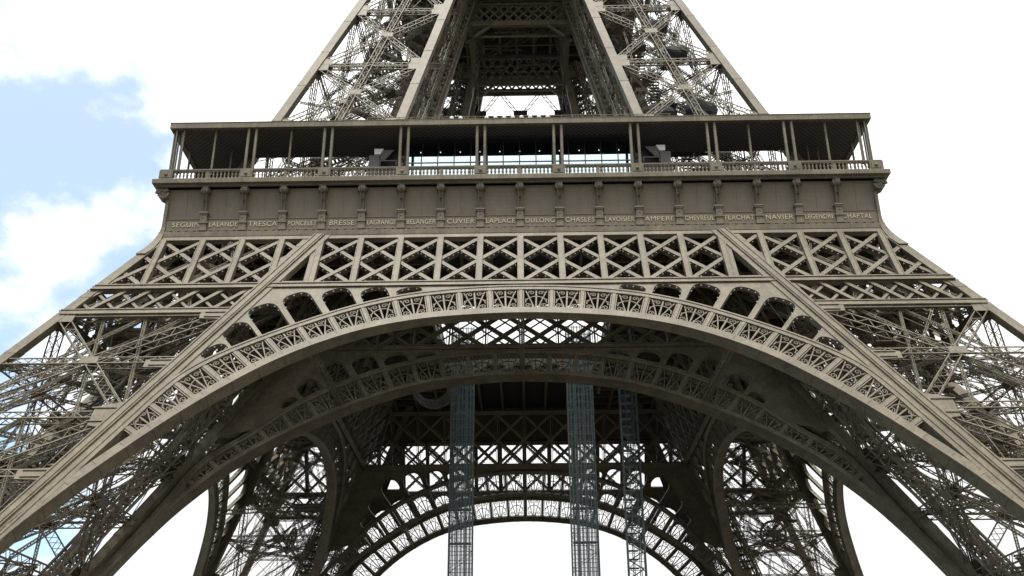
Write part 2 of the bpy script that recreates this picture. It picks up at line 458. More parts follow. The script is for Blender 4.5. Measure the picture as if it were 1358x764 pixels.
UN = [55.2, 66.4, 77.1, 87.9, 98.6]
def make_upper():
    p = empty('upper_leg', (0, 0, 0), tower)
    for i in (0, 1):
        for j in (0, 1):
            rafter(UPO, UPI, i, j, 54.9, 104., 1.02).build('rafter', IRON, p)
    for fa in FACES:
        face_bracing(UPO, UPI, fa, UN, .74, .6, midpost=True, midbar=False).build('cross_bracing', IRON, p)
    diaphragm(UPO, UPI, UN[1:], .6).build('floor_bracing', IRON, p)
    tie_rods(UPO, UPI, UN, 11, 90, False).build('secondary_bracing', IRON, p)
    lift_track(UPO, UPI, 56, 100).build('lift_track', IRON, p)
    stairs(UPO, UPI, 56, 98, (-1.6, 1.6)).build('staircase', IRON, p)
    return p
upper = make_upper()
for k in (1, 2, 3): copy_part(upper, k * math.pi / 2, tower)

# ---- arches ----------------------------------------------------------------
def mirror(pts): return [(-x, z) for x, z in pts[::-1]][:-1] + list(pts)
RAF = lambda z: 19.19 + .5426 * (48.2 - z)          # inner edge of the front rafters
LOW_O = [(0, 37.7), (4.6, 37.52), (9.1, 37.0), (13.4, 35.9), (17.3, 34.2), (20.6, 32.2), (23.55, 29.85), (26.1, 27.5), (28.4, 25.1), (31.2, 21.9), (32.9, 19.8), (35.6, 16.0), (39.3, 9.6), (44.1, 0.6)]
UPP_O = [(0, 41.12), (5, 40.9), (10, 40.2), (14.5, 38.85), (18.7, 36.95), (21.9, 35.25), (24.9, 33.4), (27.3, 31.4)] + [(RAF(z) - .62, z) for z in (29.2, 26.0, 22.0, 18.0, 13.0, 7.0)]
LOW_I = [(0, 37.9), (5, 37.6), (10, 36.8), (14.4, 35.3), (18.5, 33.3), (22.6, 30.9), (26.3, 28.2), (28.6, 26.0), (31.0, 23.2), (33.1, 20.1), (35.2, 16.8), (38.9, 10.0), (43.6, .6)]
UPP_I = [(0, 41.1), (5, 40.9), (9.8, 40.2), (14.6, 38.7), (19.0, 36.6), (22.8, 34.0), (26.0, 31.0)] + [(INN.half(z) - .45, z) for z in (27.6, 23.0, 17.0, 10.0)]

def resample(c, step):
    seg = np.linalg.norm(np.diff(c, axis=0), axis=1); L_ = np.concatenate([[0], np.cumsum(seg)])
    n = max(2, int(L_[-1] / step)); t = np.linspace(0, L_[-1], n + 1)
    return np.stack([np.interp(t, L_, c[:, k]) for k in (0, 1)], 1), t

def half_curve(pl, pts):
    p = [(x, z * pl.k) for x, z in mirror(pts)]
    c = catmull(p, 8); return c
def normals(c):
    t = np.gradient(c, axis=0); t /= np.linalg.norm(t, axis=1)[:, None]
    return np.stack([-t[:, 1], t[:, 0]], 1)      # points up for left-to-right curve

def strip(pl, c, lo, hi, front, back):
    """box-section rib following curve c between normal offsets lo..hi; front/back offsets along the face normal (back may vary with x)"""
    n = normals(c); m = MB(); rings = []
    for p, q in zip(c, n):
        bk = back(p[0]) if callable(back) else back
        a = p + q * lo; b = p + q * hi
        rings.append([pl.S(a[0], a[1], front), pl.S(b[0], b[1], front), pl.S(b[0], b[1], bk), pl.S(a[0], a[1], bk)])
    m.sweep(rings); return m

def ray_gap(lowp, n, upper):
    """distance from lowp along n to polyline upper"""
    best = None
    for a, b in zip(upper[:-1], upper[1:]):
        d = b - a; den = n[0] * (-d[1]) + n[1] * d[0]
        if abs(den) < 1e-9: continue
        r = a - lowp
        t = (r[0] * (-d[1]) + r[1] * d[0]) / den; s = (n[0] * r[1] - n[1] * r[0]) / den
        if -1e-6 <= s <= 1 + 1e-6 and t > 0: best = t if best is None else min(best, t)
    return best

def fan(pl, S0, S1, N0, N1, h0, h1, off, th=.12, w=.085):
    """one ornamental fan panel between two posts; (u,v) in [0,1]^2 mapped to the curved bay"""
    m = MB()
    def mp_(u, v, o=0.):
        b = S0 * (1 - u) + S1 * u; n = N0 * (1 - u) + N1 * u; h = h0 * (1 - u) + h1 * u
        p = b + n * (h * v); return pl.S(p[0], p[1], off + o)
    asp = .5 * (h0 + h1) / np.linalg.norm(S1 - S0)
    def path(pts, w_, t_=th):
        P = [mp_(*p) for p in pts]
        for a, b in zip(P[:-1], P[1:]): m.beam(a, b + (b - a) * .06, w_, t_, pl.n)
    path([(.5, .0), (.5, 1)], .14)
    for s in (-1, 1):
        path([(.5 + s * .07, 0), (.5 + s * .36, .80), (.5 + s * .44, 1.0)], w * 1.2)
        # scroll, top corner
        cx, cyy = .5 + s * .20, .86; r = .13
        path([(cx + s * r * (1 - k / 26) * math.cos(k * .42 - .2) * 1.0, cyy + r * (1 - k / 26) * math.sin(k * .42 - .2) / asp) for k in range(21)], w * .75)
        # scroll, bottom corner
        cx, cyy = .5 + s * .34, .15; r = .13
        path([(.5 + s * .13, .0), (.5 + s * .17, .16)] + [(cx - s * r * (1 - k / 24) * math.cos(k * .42), cyy + r * (1 - k / 24) * math.sin(k * .42) / asp) for k in range(19)], w * .85)
    # rising arc across the spokes
    path([(.5 + .44 * math.cos(t), .30 + .44 * math.sin(t) / max(asp, .7) * 1.0) for t in np.linspace(0.0, math.pi, 15)], w)
    for s in (-1, 1): path([(.5 + s * .44, .42), (.5 + s * .40, .46), (.5 + s * .44, .5)], w * 1.3)
    return m

def make_arch(pl, name, low, upp, deep, fans, parent, bulbs=False):
    root = empty(name, (0, 0, 0), parent)
    lc = half_curve(pl, low); uc = half_curve(pl, upp)
    lc, _ = resample(lc, .8); uc, _ = resample(uc, .8)
    LW = .84 if fans == 'each' else .5
    strip(pl, lc, 0, LW, .12, lambda x: -deep[0] - (deep[1] - deep[0]) * min(1, abs(x) / 20)).build('lower_rib', IRON, root)
    strip(pl, lc, -.03, .16, .20, .0).build('rib_moulding', IRON, root)
    jp = MB(); nl = normals(lc)
    for i in range(2, len(lc) - 2, 3):
        bk = deep[0] + (deep[1] - deep[0]) * min(1, abs(lc[i][0]) / 20); t_ = np.array([nl[i][1], -nl[i][0]]) * .16
        for lo_, hi_, f_, b_ in ((-.03, LW - .1, .15, .10), (-.035, .0, .10, -bk + .03)):
            A0, B0 = lc[i] - t_, lc[i] + t_; q4 = [A0 + nl[i] * lo_, B0 + nl[i] * lo_, B0 + nl[i] * hi_, A0 + nl[i] * hi_]
            jp.box8([pl.S(*p, b_) for p in q4] + [pl.S(*p, f_) for p in q4])
    o = jp.build('joint_plates', IRON, root); o['kind'] = 'stuff'
    strip(pl, uc, -.50, 0, .14, -.55).build('upper_rib', IRON, root)
    strip(pl, uc, -.10, .07, .21, .05).build('rib_moulding', IRON, root)
    # posts and fans
    n = normals(lc); seg = np.linalg.norm(np.diff(lc, axis=0), axis=1); Ls = np.concatenate([[0], np.cumsum(seg)])
    mid = Ls[-1] / 2; pitch = 2.60; bays = 16
    posts = MB(); fm = MB()
    info = {}
    for k in range(-bays, bays + 1):
        s = mid + k * pitch
        p = np.array([np.interp(s, Ls, lc[:, 0]), np.interp(s, Ls, lc[:, 1])]); q = np.array([np.interp(s, Ls, n[:, 0]), np.interp(s, Ls, n[:, 1])])
        q /= np.linalg.norm(q); p = p + q * LW
        gp = ray_gap(p, q, uc)
        if gp is None: continue
        h = gp - .50
        if h < .55: continue
        info[k] = (p, q, h)
        t = np.array([q[1], -q[0]])
        for o, wd, fr, bk in ((0, .30, .10, -.2), (-.24, .10, .05, -.12), (.24, .10, .05, -.12)):
            a = p + t * (o - wd / 2); b = p + t * (o + wd / 2)
            tp = [a, b, b + q * h, a + q * h]
            posts.box8([pl.S(*c, bk) for c in tp] + [pl.S(*c, fr) for c in tp])
        if fans == 'each': posts.build('fan_post', IRON, root); posts = MB()
    if fans != 'each': posts.build('fan_posts', IRON, root)['kind'] = 'stuff'
    for k in range(-bays, bays):
        if k in info and k + 1 in info:
            (p0, q0, h0), (p1, q1, h1) = info[k], info[k + 1]
            d = (p1 - p0) / np.linalg.norm(p1 - p0) * .29
            f = fan(pl, p0 + d, p1 - d, q0, q1, h0, h1, -.04)
            if fans == 'each': f.build('fan_panel', IRON, root)
            else: fm.v, fm.f = fm.v, fm.f; kk = len(fm.v); fm.v += f.v; fm.f += [tuple(i + kk for i in ff) for ff in f.f]
    if fans != 'each':
        o = fm.build('fan_panels', IRON, root); o['kind'] = 'stuff'
    return root, lc, uc

arch, lcO, ucO = make_arch(OUT, 'outer_arch', LOW_O, UPP_O, (.55, 1.0), 'each', tower)
iarch, lcI, ucI = make_arch(INN, 'inner_arch', LOW_I, UPP_I, (.9, 1.1), 'row', tower)

# spandrel plate with its round-headed openings
def hole_poly(ucO, sc, wd, h):
    """opening standing on the extrados at arclength sc from the crown (left negative)"""
    seg = np.linalg.norm(np.diff(ucO, axis=0), axis=1); Ls = np.concatenate([[0], np.cumsum(seg)]); n = normals(ucO)
    mid = Ls[-1] / 2
    def at(s):
        s += mid
        p = np.array([np.interp(s, Ls, ucO[:, 0]), np.interp(s, Ls, ucO[:, 1])]); q = np.array([np.interp(s, Ls, n[:, 0]), np.interp(s, Ls, n[:, 1])]); return p, q / np.linalg.norm(q)
    pts = []; K = 14
    rise = min(h * .62, wd * .55)
    for k in range(K + 1):
        a = math.pi * k / K
        ce = abs(math.cos(a)) ** .75 * (1 if math.cos(a) >= 0 else -1); se = math.sin(a) ** .75
        p, q = at(sc + wd / 2 * ce); pts.append(p + q * (h - rise + rise * se))
    for k in range(7):
        p, q = at(sc - wd / 2 + wd * k / 6); pts.append(p + q * .14)
    return np.array(pts)
HOLES = [(9.9, 2.4, 1.2), (12.85, 2.5, 2.2), (15.85, 2.55, 3.35), (18.95, 2.6, 4.45), (21.95, 2.6, 4.4), (24.75, 2.45, 3.15), (27.3, 2.3, 1.45)]
def make_spandrel(root, OUT, ucO, RAFX, bulbs, zlo, HOLES):
    k = OUT.k
    left = []
    zt = Z_CH + .1
    # down the rafter, up the extrados, right side mirrored
    zs = np.linspace(zt, zlo, 14)
    Lft = [np.array([-RAFX(z) - .15, z * k]) for z in zs]
    ext = [p for p in ucO if p[1] > (zlo + .8) * k]
    poly = Lft + list(ext) + [np.array([-p[0], p[1]]) for p in Lft[::-1]]
    holes = []
    for sc, wd, h in HOLES:
        for s in (-1, 1): holes.append(hole_poly(ucO, s * sc, wd, h))
    loops = [poly] + holes
    tri = tessellate_polygon([[Vector((p[0], p[1], 0)) for p in l] for l in loops])
    flat = [p for l in loops for p in l]
    m = MB(); nF = len(flat)
    m.v = [tuple(OUT.S(p[0], p[1], .02)) for p in flat] + [tuple(OUT.S(p[0], p[1], -.10)) for p in flat]
    for t in tri: m.f.append(tuple(t)); m.f.append(tuple(i + nF for i in t[::-1]))
    k0 = 0
    for l in loops:
        ln = len(l)
        for i in range(ln): a, b = k0 + i, k0 + (i + 1) % ln; m.f.append((a, b, b + nF, a + nF))
        k0 += ln
    o = m.build('spandrel_plate', IRON, root)
    # raised lips round the openings, and the ribs between them
    blb = MB()
    for h_ in holes:
        lip = MB()
        P = [OUT.S(p[0], p[1], -.2) for p in h_]
        for a, b in zip(P, P[1:] + P[:1]): lip.beam(a, b, .10, .45, OUT.n)
        lip.build('opening_lip', IRON, root)
        acc = 0
        for a, b in zip(h_, np.roll(h_, -1, 0)):
            acc += np.linalg.norm(b - a)
            if acc > .62: c = h_.mean(0); d = (c - b) / np.linalg.norm(c - b); q = b + d * .14; blb.ball(OUT.S(q[0], q[1], -.12), .085, 5, 3); acc = 0
    if bulbs:
        o = blb.build('bulb_string', BULB, root); o['kind'] = 'stuff'
make_spandrel(arch, OUT, ucO, RAF, True, 28.6, HOLES)
make_spandrel(iarch, INN, ucI, lambda z: INN.half(z), False, 30.6, [(9.9, 2.4, 1.1), (12.85, 2.5, 2.0), (15.85, 2.5, 3.0), (18.9, 2.5, 3.6), (21.8, 2.3, 2.5), (24.3, 1.9, 1.3)])
for k in (1, 2, 3): copy_part(arch, k * math.pi / 2, tower); copy_part(iarch, k * math.pi / 2, tower)

# ---- truss girders under the first floor -----------------------------------
PITCHX = 3.81
def clipped(pl, x0, z0, x1, z1, lim, lo=None, gap=False):
    """sub-segments of the line in the face where |x| < lim(z) (and > lo(z))"""
    ts = np.linspace(0, 1, 61); ok = []
    for t in ts:
        x = x0 + (x1 - x0) * t; z = z0 + (z1 - z0) * t
        ok.append(abs(x) < lim(z) and (lo is None or abs(x) > lo(z)) and not (gap and 19.1 < abs(x) < RAF(z)))
    i = 0; out = []
    while i < 61:
        if ok[i]:
            j = i
            while j + 1 < 61 and ok[j + 1]: j += 1
            if j > i + 3: out.append((x0 + (x1 - x0) * ts[i], z0 + (z1 - z0) * ts[i], x0 + (x1 - x0) * ts[j], z0 + (z1 - z0) * ts[j]))
            i = j + 1
        else: i += 1
    return out

def make_truss(pl, name, outer):
    root = empty(name, (0, 0, 0), tower)
    zt, zb = Z_FRZ - .25, Z_CH
    lim = (lambda z: pl.half(z) - .6)
    lim2 = lim
    m = MB(); m2 = MB(); blb = MB()
    def hb(mb, z, h, fr, bk, x0=None, x1=None, hw=None):
        w0 = hw if hw is not None else pl.half(z) - .2
        for a, b in (((-w0, w0),) if x0 is None else ((x0, x1), (-x1, -x0))):
            pts = [(a, z - h / 2), (b, z - h / 2), (b, z + h / 2), (a, z + h / 2)]
            mb.box8([pl.P(*p, bk) for p in pts] + [pl.P(*p, fr) for p in pts])
    hb(m, zb - .02, .62, .10, -.45); hb(m, zb + .22, .10, .20, -.02); hb(m, zb - .28, .10, .20, -.02); m.build('bottom_chord', IRON, root)
    m = MB(); hb(m, zt, .55, .06, -.5); m.build('top_chord', IRON, root)
    kmax = 9 if outer else 5
    for k in range(-kmax, kmax + 1):
        x = k * PITCHX
        for (a, za, b, zz) in clipped(pl, x, zb + .3, x, zt - .25, lim):
            if zz - za < 1.2: continue
            pm = MB(); pm.beam(pl.P(a, za, -.15), pl.P(b, zz, -.15), (.58 if outer else .16), (.5 if outer else .2), pl.n)
            for s in (-1, 1): pm.beam(pl.P(a + s * .25, za, .13), pl.P(b + s * .25, zz, .13), .07, .06, pl.n)
            pm.build('post', IRON, root)
    raf = lambda z: 19.19 + .5426 * (48.2 - z)
    for k in range(-kmax - 2, kmax + 1):
        for s in (-1, 1):
            x0, x1 = (k * PITCHX, (k + 2) * PITCHX) if s > 0 else ((k + 2) * PITCHX, k * PITCHX)
            for (a, za, b, zz) in clipped(pl, x0, zb + .25, x1, zt - .2, lim2, None, outer):
                off = -.12 if s > 0 else -.21
                m2.beam(pl.P(a, za, off), pl.P(b, zz, off), .40 if outer else .30, .07, pl.n)       # front flange plate
                m2.beam(pl.P(a, za, off - .38), pl.P(b, zz, off - .38), .07, .70 if outer else .3, pl.n)   # web
                if outer:
                    L_ = math.hypot(b - a, (zz - za) * pl.k); c = int(L_ / .62)
                    d = np.array([b - a, (zz - za) * pl.k]) / L_; nrm = np.array([-d[1], d[0]])
                    for i in range(1, c):
                        for sd_ in (-1, 1):
                            x = a + (b - a) * i / c + nrm[0] * .27 * sd_; z = za + (zz - za) * i / c + nrm[1] * .27 * sd_ / pl.k
                            blb.ball(pl.P(x, z, off - .12), .08, 5, 3)
    m2.build('lattice_web', IRON, root)
    # rear plane of the girder: thinner lacing seen through the front
    m3 = MB()
    for k in range(-kmax - 2, kmax + 1):
        for s in (-1, 1):
            x0, x1 = (k * PITCHX, (k + 2) * PITCHX) if s > 0 else ((k + 2) * PITCHX, k * PITCHX)
            for (a, za, b, zz) in clipped(pl, x0, zb + .25, x1, zt - .2, lim):
                m3.beam(pl.P(a, za, -1.55 - .06 * s), pl.P(b, zz, -1.55 - .06 * s), .30 if outer else .18, .06, pl.n)
    if not outer: m3.build('rear_lacing', IRON, root)
    if outer:
        o = blb.build('bulb_string', BULB, root); o['kind'] = 'stuff'
        # tie band of each leg, below the bottom chord
        w0 = pl.half(Z_TIE) - .2
        for sg in (-1, 1):
            tb = MB()
            for h_, zz, fr, bk in ((.52, Z_TIE, .10, -.5), (.09, Z_TIE + .2, .19, .0)):
                xs_ = sorted((sg * (raf(Z_TIE) + .5), sg * w0)); pts = [(xs_[0], zz - h_ / 2), (xs_[1], zz - h_ / 2), (xs_[1], zz + h_ / 2), (xs_[0], zz + h_ / 2)]
                tb.box8([pl.P(*p, bk) for p in pts] + [pl.P(*p, fr) for p in pts])
            tb.build('tie_beam', IRON, root)
        tws = {-1: MB(), 1: MB()}; za, zb_ = Z_TIE + .25, Z_CH - .3
        lo = lambda z: raf(z) + .6
        for q in np.arange(18, 46, 2.2):
            for s, off, wd in ((1, -.1, .36), (-1, -.25, .26)):
                for sg in (-1, 1):
                    x0, x1 = (q, q + 2.7) if s > 0 else (q + 2.7, q)
                    tw = tws[sg]
                    for (a, z1, b, z2) in clipped(pl, sg * x0, zb_, sg * x1, za, lim, lo):
                        tw.beam(pl.P(a, z1, off), pl.P(b, z2, off), wd, .06, pl.n); tw.beam(pl.P(a, z1, off - .22), pl.P(b, z2, off - .22), .06, .4, pl.n)
                        tw.beam(pl.P(a, z1, off - 1.3), pl.P(b, z2, off - 1.3), wd * .7, .06, pl.n)
        for sg in (-1, 1): tws[sg].build('tie_lacing', IRON, root)
        for sg in (-1, 1):                    # end plate with a triangular opening
            o3 = [(19.2, zb + .1), (RAF(zb + .1), zb + .1), (19.3, 48.0), (19.2, 48.0)]
            i3 = [(19.75, zb + .62), (RAF(zb + .62) - .75, zb + .62), (20.1, 45.9), (19.75, 45.9)]
            gm = MB()
            for j in range(4):
                q4 = [o3[j], o3[(j + 1) % 4], i3[(j + 1) % 4], i3[j]]; q4 = [(sg * a, b) for a, b in q4]
                if sg < 0: q4 = q4[::-1]
                gm.box8([pl.P(*p, -.5) for p in q4] + [pl.P(*p, .0) for p in q4])
            gm.build('end_plate', IRON, root)
        # inner rafter cover: stepped strip running from frieze to arch foot
        for sg in (-1, 1):
            rf = MB()
            for (o0, o1, fr, bk) in ((-.05, .95, .28, -.5), (.12, .26, .36, .2), (.74, .88, .36, .2), (-.62, -.05, .12, -.5)):
                rings = []
                for z in np.linspace(48.75, 1.0, 40):
                    x = raf(z)
                    pp = [pl.P(sg * (x + o0), z, fr), pl.P(sg * (x + o1), z, fr), pl.P(sg * (x + o1), z, bk), pl.P(sg * (x + o0), z, bk)]
                    rings.append(pp if sg < 0 else pp[::-1])
                rf.sweep(rings)
            rf.build('rafter_cover', IRON, root)
            # gusset plates where the pier bracing meets the rafter
            for zc in (27.0, 16.0, 38.0, 32.4, 21.6):
                gp = MB()
                big = zc in (27.0, 16.0)
                x = raf(zc); h = 1.3 if big else .55
                pts = [(x + .9, zc - h), (x + (2.6 if big else 3.2), zc - h * .8), (x + (2.6 if big else 3.2), zc + h * .6), (x + .4, zc + h)]
                pts = [(sg * a, b) for a, b in pts]
                if sg < 0: pts = pts[::-1]
                gp.box8([pl.P(*p, -.05) for p in pts] + [pl.P(*p, .08) for p in pts])
                for dz in (-.5, .5):
                    a = pl.P(sg * (x + .9), zc + dz * h, .12); b = pl.P(sg * (x + 2.8), zc + dz * h, .12); gp.beam(a, b, .1, .12, pl.n)
                gp.build('gusset_plate', IRON, root)
    return root
truss = make_truss(OUT, 'outer_girder', True)
itruss = make_truss(INN, 'inner_girder', False)
for k in (1, 2, 3): copy_part(truss, k * math.pi / 2, tower); copy_part(itruss, k * math.pi / 2, tower)

# struts between the outer and the inner arch
for k in range(4):
    root = empty('arch_strut', (0, 0, 0), tower); root.rotation_euler = (0, 0, k * math.pi / 2)
    for x, zo, zi in ((0, 38.2, 38.9), (-17.8, 34.4, 34.6), (17.8, 34.4, 34.6)):
        m = MB(); m.lattice(OUT.P(x, zo, -.6), INN.P(x, zi, .2), (1, 0, 0), .62, .5, rail=.10, step=.6, bar=.06)
        m.build('strut', IRON, root)

# ---- first floor: deck, frieze, gallery -------------------------------------
deck = empty('first_floor', (0, 0, 0), tower)
m = MB(); q = 35.6; h = 10.5
for (x0, x1, y0, y1) in ((-q, q, -q, -h), (-q, q, h, q), (-q, -h, -h, h), (h, q, -h, h)): m.block(x0, x1, y0, y1, 54.0, 54.5)
m.build('deck_slab', DARK, deck)
m = MB()
for v in np.arange(-33, 34, 3.3):
    for lo, hi in ((-34.4, -h), (h, 34.4)):
        m.beam((v, lo, 53.5), (v, hi, 53.5), .35, .9, (0, 0, 1)); m.beam((lo, v, 53.35), (hi, v, 53.35), .35, .7, (0, 0, 1))
m.build('deck_beams', IRON, deck)
for k in range(4):
    m = MB()
    m.beam((-19, -h - .2, 53.2), (19, -h - .2, 53.2), .3, 1.6, (0, 0, 1)); m.beam((-19, -h - .25, 51.2), (19, -h - .25, 51.2), .3, .4, (0, 0, 1))
    for v in range(-5, 5):
        x = v * 3.8
        m.beam((x, -h - .25, 51.2), (x + 3.8, -h - .25, 53), .36, .3, (0, 1, 0)); m.beam((x + 3.8, -h - .1, 51.2), (x, -h - .1, 53), .36, .3, (0, 1, 0)); m.beam((x, -h - .25, 51.2), (x, -h - .25, 53), .3, .3, (0, 1, 0))
    o = m.build('well_girder', IRON, deck); o.rotation_euler = (0, 0, k * math.pi / 2)

NAMES = "SEGUIN LALANDE TRESCA PONCELET BRESSE LAGRANGE BELANGER CUVIER LAPLACE DULONG CHASLES LAVOISIER AMPERE CHEVREUL FLACHAT NAVIER LEGENDRE CHAPTAL".split()
CW = 3.855                                # corbel pitch
FZ = 34.75                                # frieze wall line
def ring_side(mb, prof):
    """extrude a (y_out, z) profile along one side with mitred corners"""
    rings = [[(-p, -p, z) for p, z in prof], [(p, -p, z) for p, z in prof]]
    mb.sweep(rings)
def make_frieze(front):
    root = empty('frieze', (0, 0, 0), tower)
    # coved wall
    prof = [(FZ - .6, 49.4), (FZ, 49.4), (FZ, 50.95)]
    for t in np.linspace(0, 1, 9): prof.append((FZ - .18 + .62 * t ** 2.6, 50.96 + 3.14 * t))
    prof += [(FZ + .44, 54.25), (FZ - .6, 54.25)]
    m = MB(); ring_side(m, prof); m.build('wall_panel', FRZ, root)
    m = MB()
    for k in range(-9, 9):                 # joints at the middle of every panel
        x = (k + .5) * CW
        pts = [(x, -(FZ - .18 + .62 * t ** 2.6) - .015, 50.97 + 3.1 * t) for t in np.linspace(0, 1, 9)]
        for a, b in zip(pts[:-1], pts[1:]): m.beam(a, b, .07, .03, (0, 1, 0))
    m.build('panel_joint', FRZ, root)
    m = MB(); ring_side(m, [(FZ - .5, 48.85), (FZ + .28, 48.85), (FZ + .28, 49.38), (FZ + .14, 49.42), (FZ + .14, 49.52), (FZ - .5, 49.52)]); m.build('lower_ledge', IRON, root)
    m = MB(); ring_side(m, [(FZ, 54.0), (FZ + .75, 54.0), (FZ + .95, 54.2), (36.0, 54.28), (36.05, 54.3), (36.05, 54.74), (36.0, 54.8), (FZ, 54.8)]); m.build('cornice', IRON, root)
    m = MB()                                # frame of the name band
    for z in (49.62, 50.88):
        m.beam((-FZ, -FZ - .03, z), (FZ, -FZ - .03, z), .07, .08, (0, 1, 0))
    m.build('band_moulding', FRZ, root)
    if not front: return root
    # rivet studs along the ledge
    m = MB()
    for k in range(-9, 9):
        for f in (.2, .4, .6, .8): m.block((k + f) * CW - .1, (k + f) * CW + .1, -FZ - .26, -FZ - .1, 49.5, 49.6)
    m.build('ledge_studs', FRZ, root)
    # one corbel, shared by all
    c = MB(); b = .0
    y = -FZ
    c.block(-.40, .40, y - .30, y + .1, 49.50, 49.72); c.block(-.34, .34, y - .26, y + .1, 49.72, 50.28); c.block(-.42, .42, y - .36, y + .1, 50.28, 50.42)
    c.block(-.32, .32, y - .30, y + .1, 50.42, 51.22); c.block(-.36, .36, y - .38, y + .1, 51.22, 51.36); c.block(-.44, .44, y - .46, y + .1, 51.36, 51.5)
    # small arched niche edge
    c.tube([(-.16, y - .31, 50.5), (-.16, y - .31, 50.75), (-.11, y - .31, 50.86), (0, y - .31, 50.9), (.11, y - .31, 50.86), (.16, y - .31, 50.75), (.16, y - .31, 50.5)], .04, 5)
    rings = []
    for t in np.linspace(0, 1, 8):
        z = 51.5 + 1.9 * t; d = .22 + .45 * t ** 2; w_ = .165 + .04 * t
        rings.append([(-w_, y - d, z), (w_, y - d, z), (w_, y + .2, z), (-w_, y + .2, z)])
    c.sweep(rings)
    for s in (-1, 1):
        c.beam((s * .14, y - .24, 51.6), (s * .17, y - .66, 53.3), .07, .12, (0, 1, 0))
    c.tube([(-.13, y - .45, 52.72), (0, y - .6, 52.62), (.13, y - .45, 52.72), (0, y - .45, 52.85), (-.13, y - .45, 52.72)], .06, 5)
    # scalloped head: ribbed shell
    hc = np.array([0, y - .62, 53.72]); nb = 28; rings = []
    for i in range(9):
        th = math.pi * (i + .01) / 8.02
        ring = []
        for j in range(nb):
            ph = 2 * math.pi * j / nb; rr = (1 + .10 * (math.cos(7 * ph) if 1 < i < 8 else 0))
            ring.append(hc + np.array([.43 * rr * math.sin(th) * math.cos(ph), .45 * rr * math.sin(th) * math.sin(ph), .48 * math.cos(th)]))
        rings.append(ring)
    c.sweep(rings)
    for s in (-1, 1):                       # side volutes
        c.tube([(s * .43, y - .55 + .24 * (1 - k / 22) * math.cos(k * .5), 53.6 + .24 * (1 - k / 22) * math.sin(k * .5)) for k in range(18)], .06, 5)
    c.block(-.36, .36, y - .9, y + .1, 54.02, 54.2)
    co = c.build('corbel', IRON, root)
    for k in range(-8, 9):
        if k == -8: co.location = (k * CW, 0, 0); continue
        d = co.copy(); COL.objects.link(d); d.parent = root; d.location = (k * CW, 0, 0)
    # volutes at the two corners
    for s in (-1, 1):
        v = MB(); cx = s * (FZ + .3); cz = 53.5
        for yy, rr in ((-FZ - .62, .66), (-FZ - .1, .6)):
            v.tube([(cx + s * rr * (1 - k / 34) * math.cos(k * .45), yy, cz + rr * (1 - k / 34) * math.sin(k * .45)) for k in range(30)], .14, 6)
        rings = [[(cx + .54 * math.cos(t), yy, cz + .54 * math.sin(t)) for t in np.linspace(0, 2 * math.pi, 25)[:-1]] for yy in (-FZ - .55, -FZ + .4)]
        v.sweep(rings); v.ball((cx, -FZ - .62, cz), .16, 8, 5)
        v.build('corner_volute', IRON, root)
        # flared corner pilaster sweeping down to the leg
        v = MB(); rings = []
        for t in np.linspace(0, 1, 16):
            z = 53.0 - 6.6 * t
            xo = FZ + .10 + (max(0, OUT.half(46.4) + .1 - FZ - .10)) * (max(0, (50.2 - z) / 3.8)) ** 1.7
            xi = xo - .3 - .6 * min(1, max(0, (50.2 - z) / 3))
            yy = -xo
            pp = [(s * xo, yy - .06, z), (s * xi, yy - .06, z), (s * xi, yy + .6, z), (s * xo, yy + .6, z)]
            rings.append(pp if s < 0 else pp[::-1])
        v.sweep(rings); v.build('corner_pilaster', IRON, root)
    # gilded names
    for k, nm in enumerate(NAMES):
        cu = bpy.data.curves.new('name_text', 'FONT'); cu.body = nm; cu.size = .72; cu.extrude = .03; cu.offset = -.002; cu.align_x = 'CENTER'; cu.align_y = 'CENTER'
        cu.space_character = 1.14
        to = bpy.data.objects.new('tmp_text', cu); COL.objects.link(to)
        dg = bpy.context.evaluated_depsgraph_get(); me = bpy.data.meshes.new_from_object(to.evaluated_get(dg))
        bpy.data.objects.remove(to); me.materials.clear(); me.materials.append(GOLD)
        wdt = max(v.co.x for v in me.vertices) - min(v.co.x for v in me.vertices)
        o = bpy.data.objects.new('name_lettering', me); COL.objects.link(o); o.parent = root
        sx = min(1.0, 2.8 / wdt); o.scale = (sx, 1, 1)
        o.rotation_euler = (math.pi / 2, 0, 0); o.location = ((k - 8.5) * CW + (.22 if k == 0 else -.22 if k == 17 else 0), -FZ - .04, 50.25)
        o['label'] = 'gilded capital letters reading ' + nm
    return root
fr = make_frieze(True)
fr2 = make_frieze(False)
fr2.rotation_euler = (0, 0, math.pi / 2)
for k in (2, 3): copy_part(fr2, k * math.pi / 2, tower)

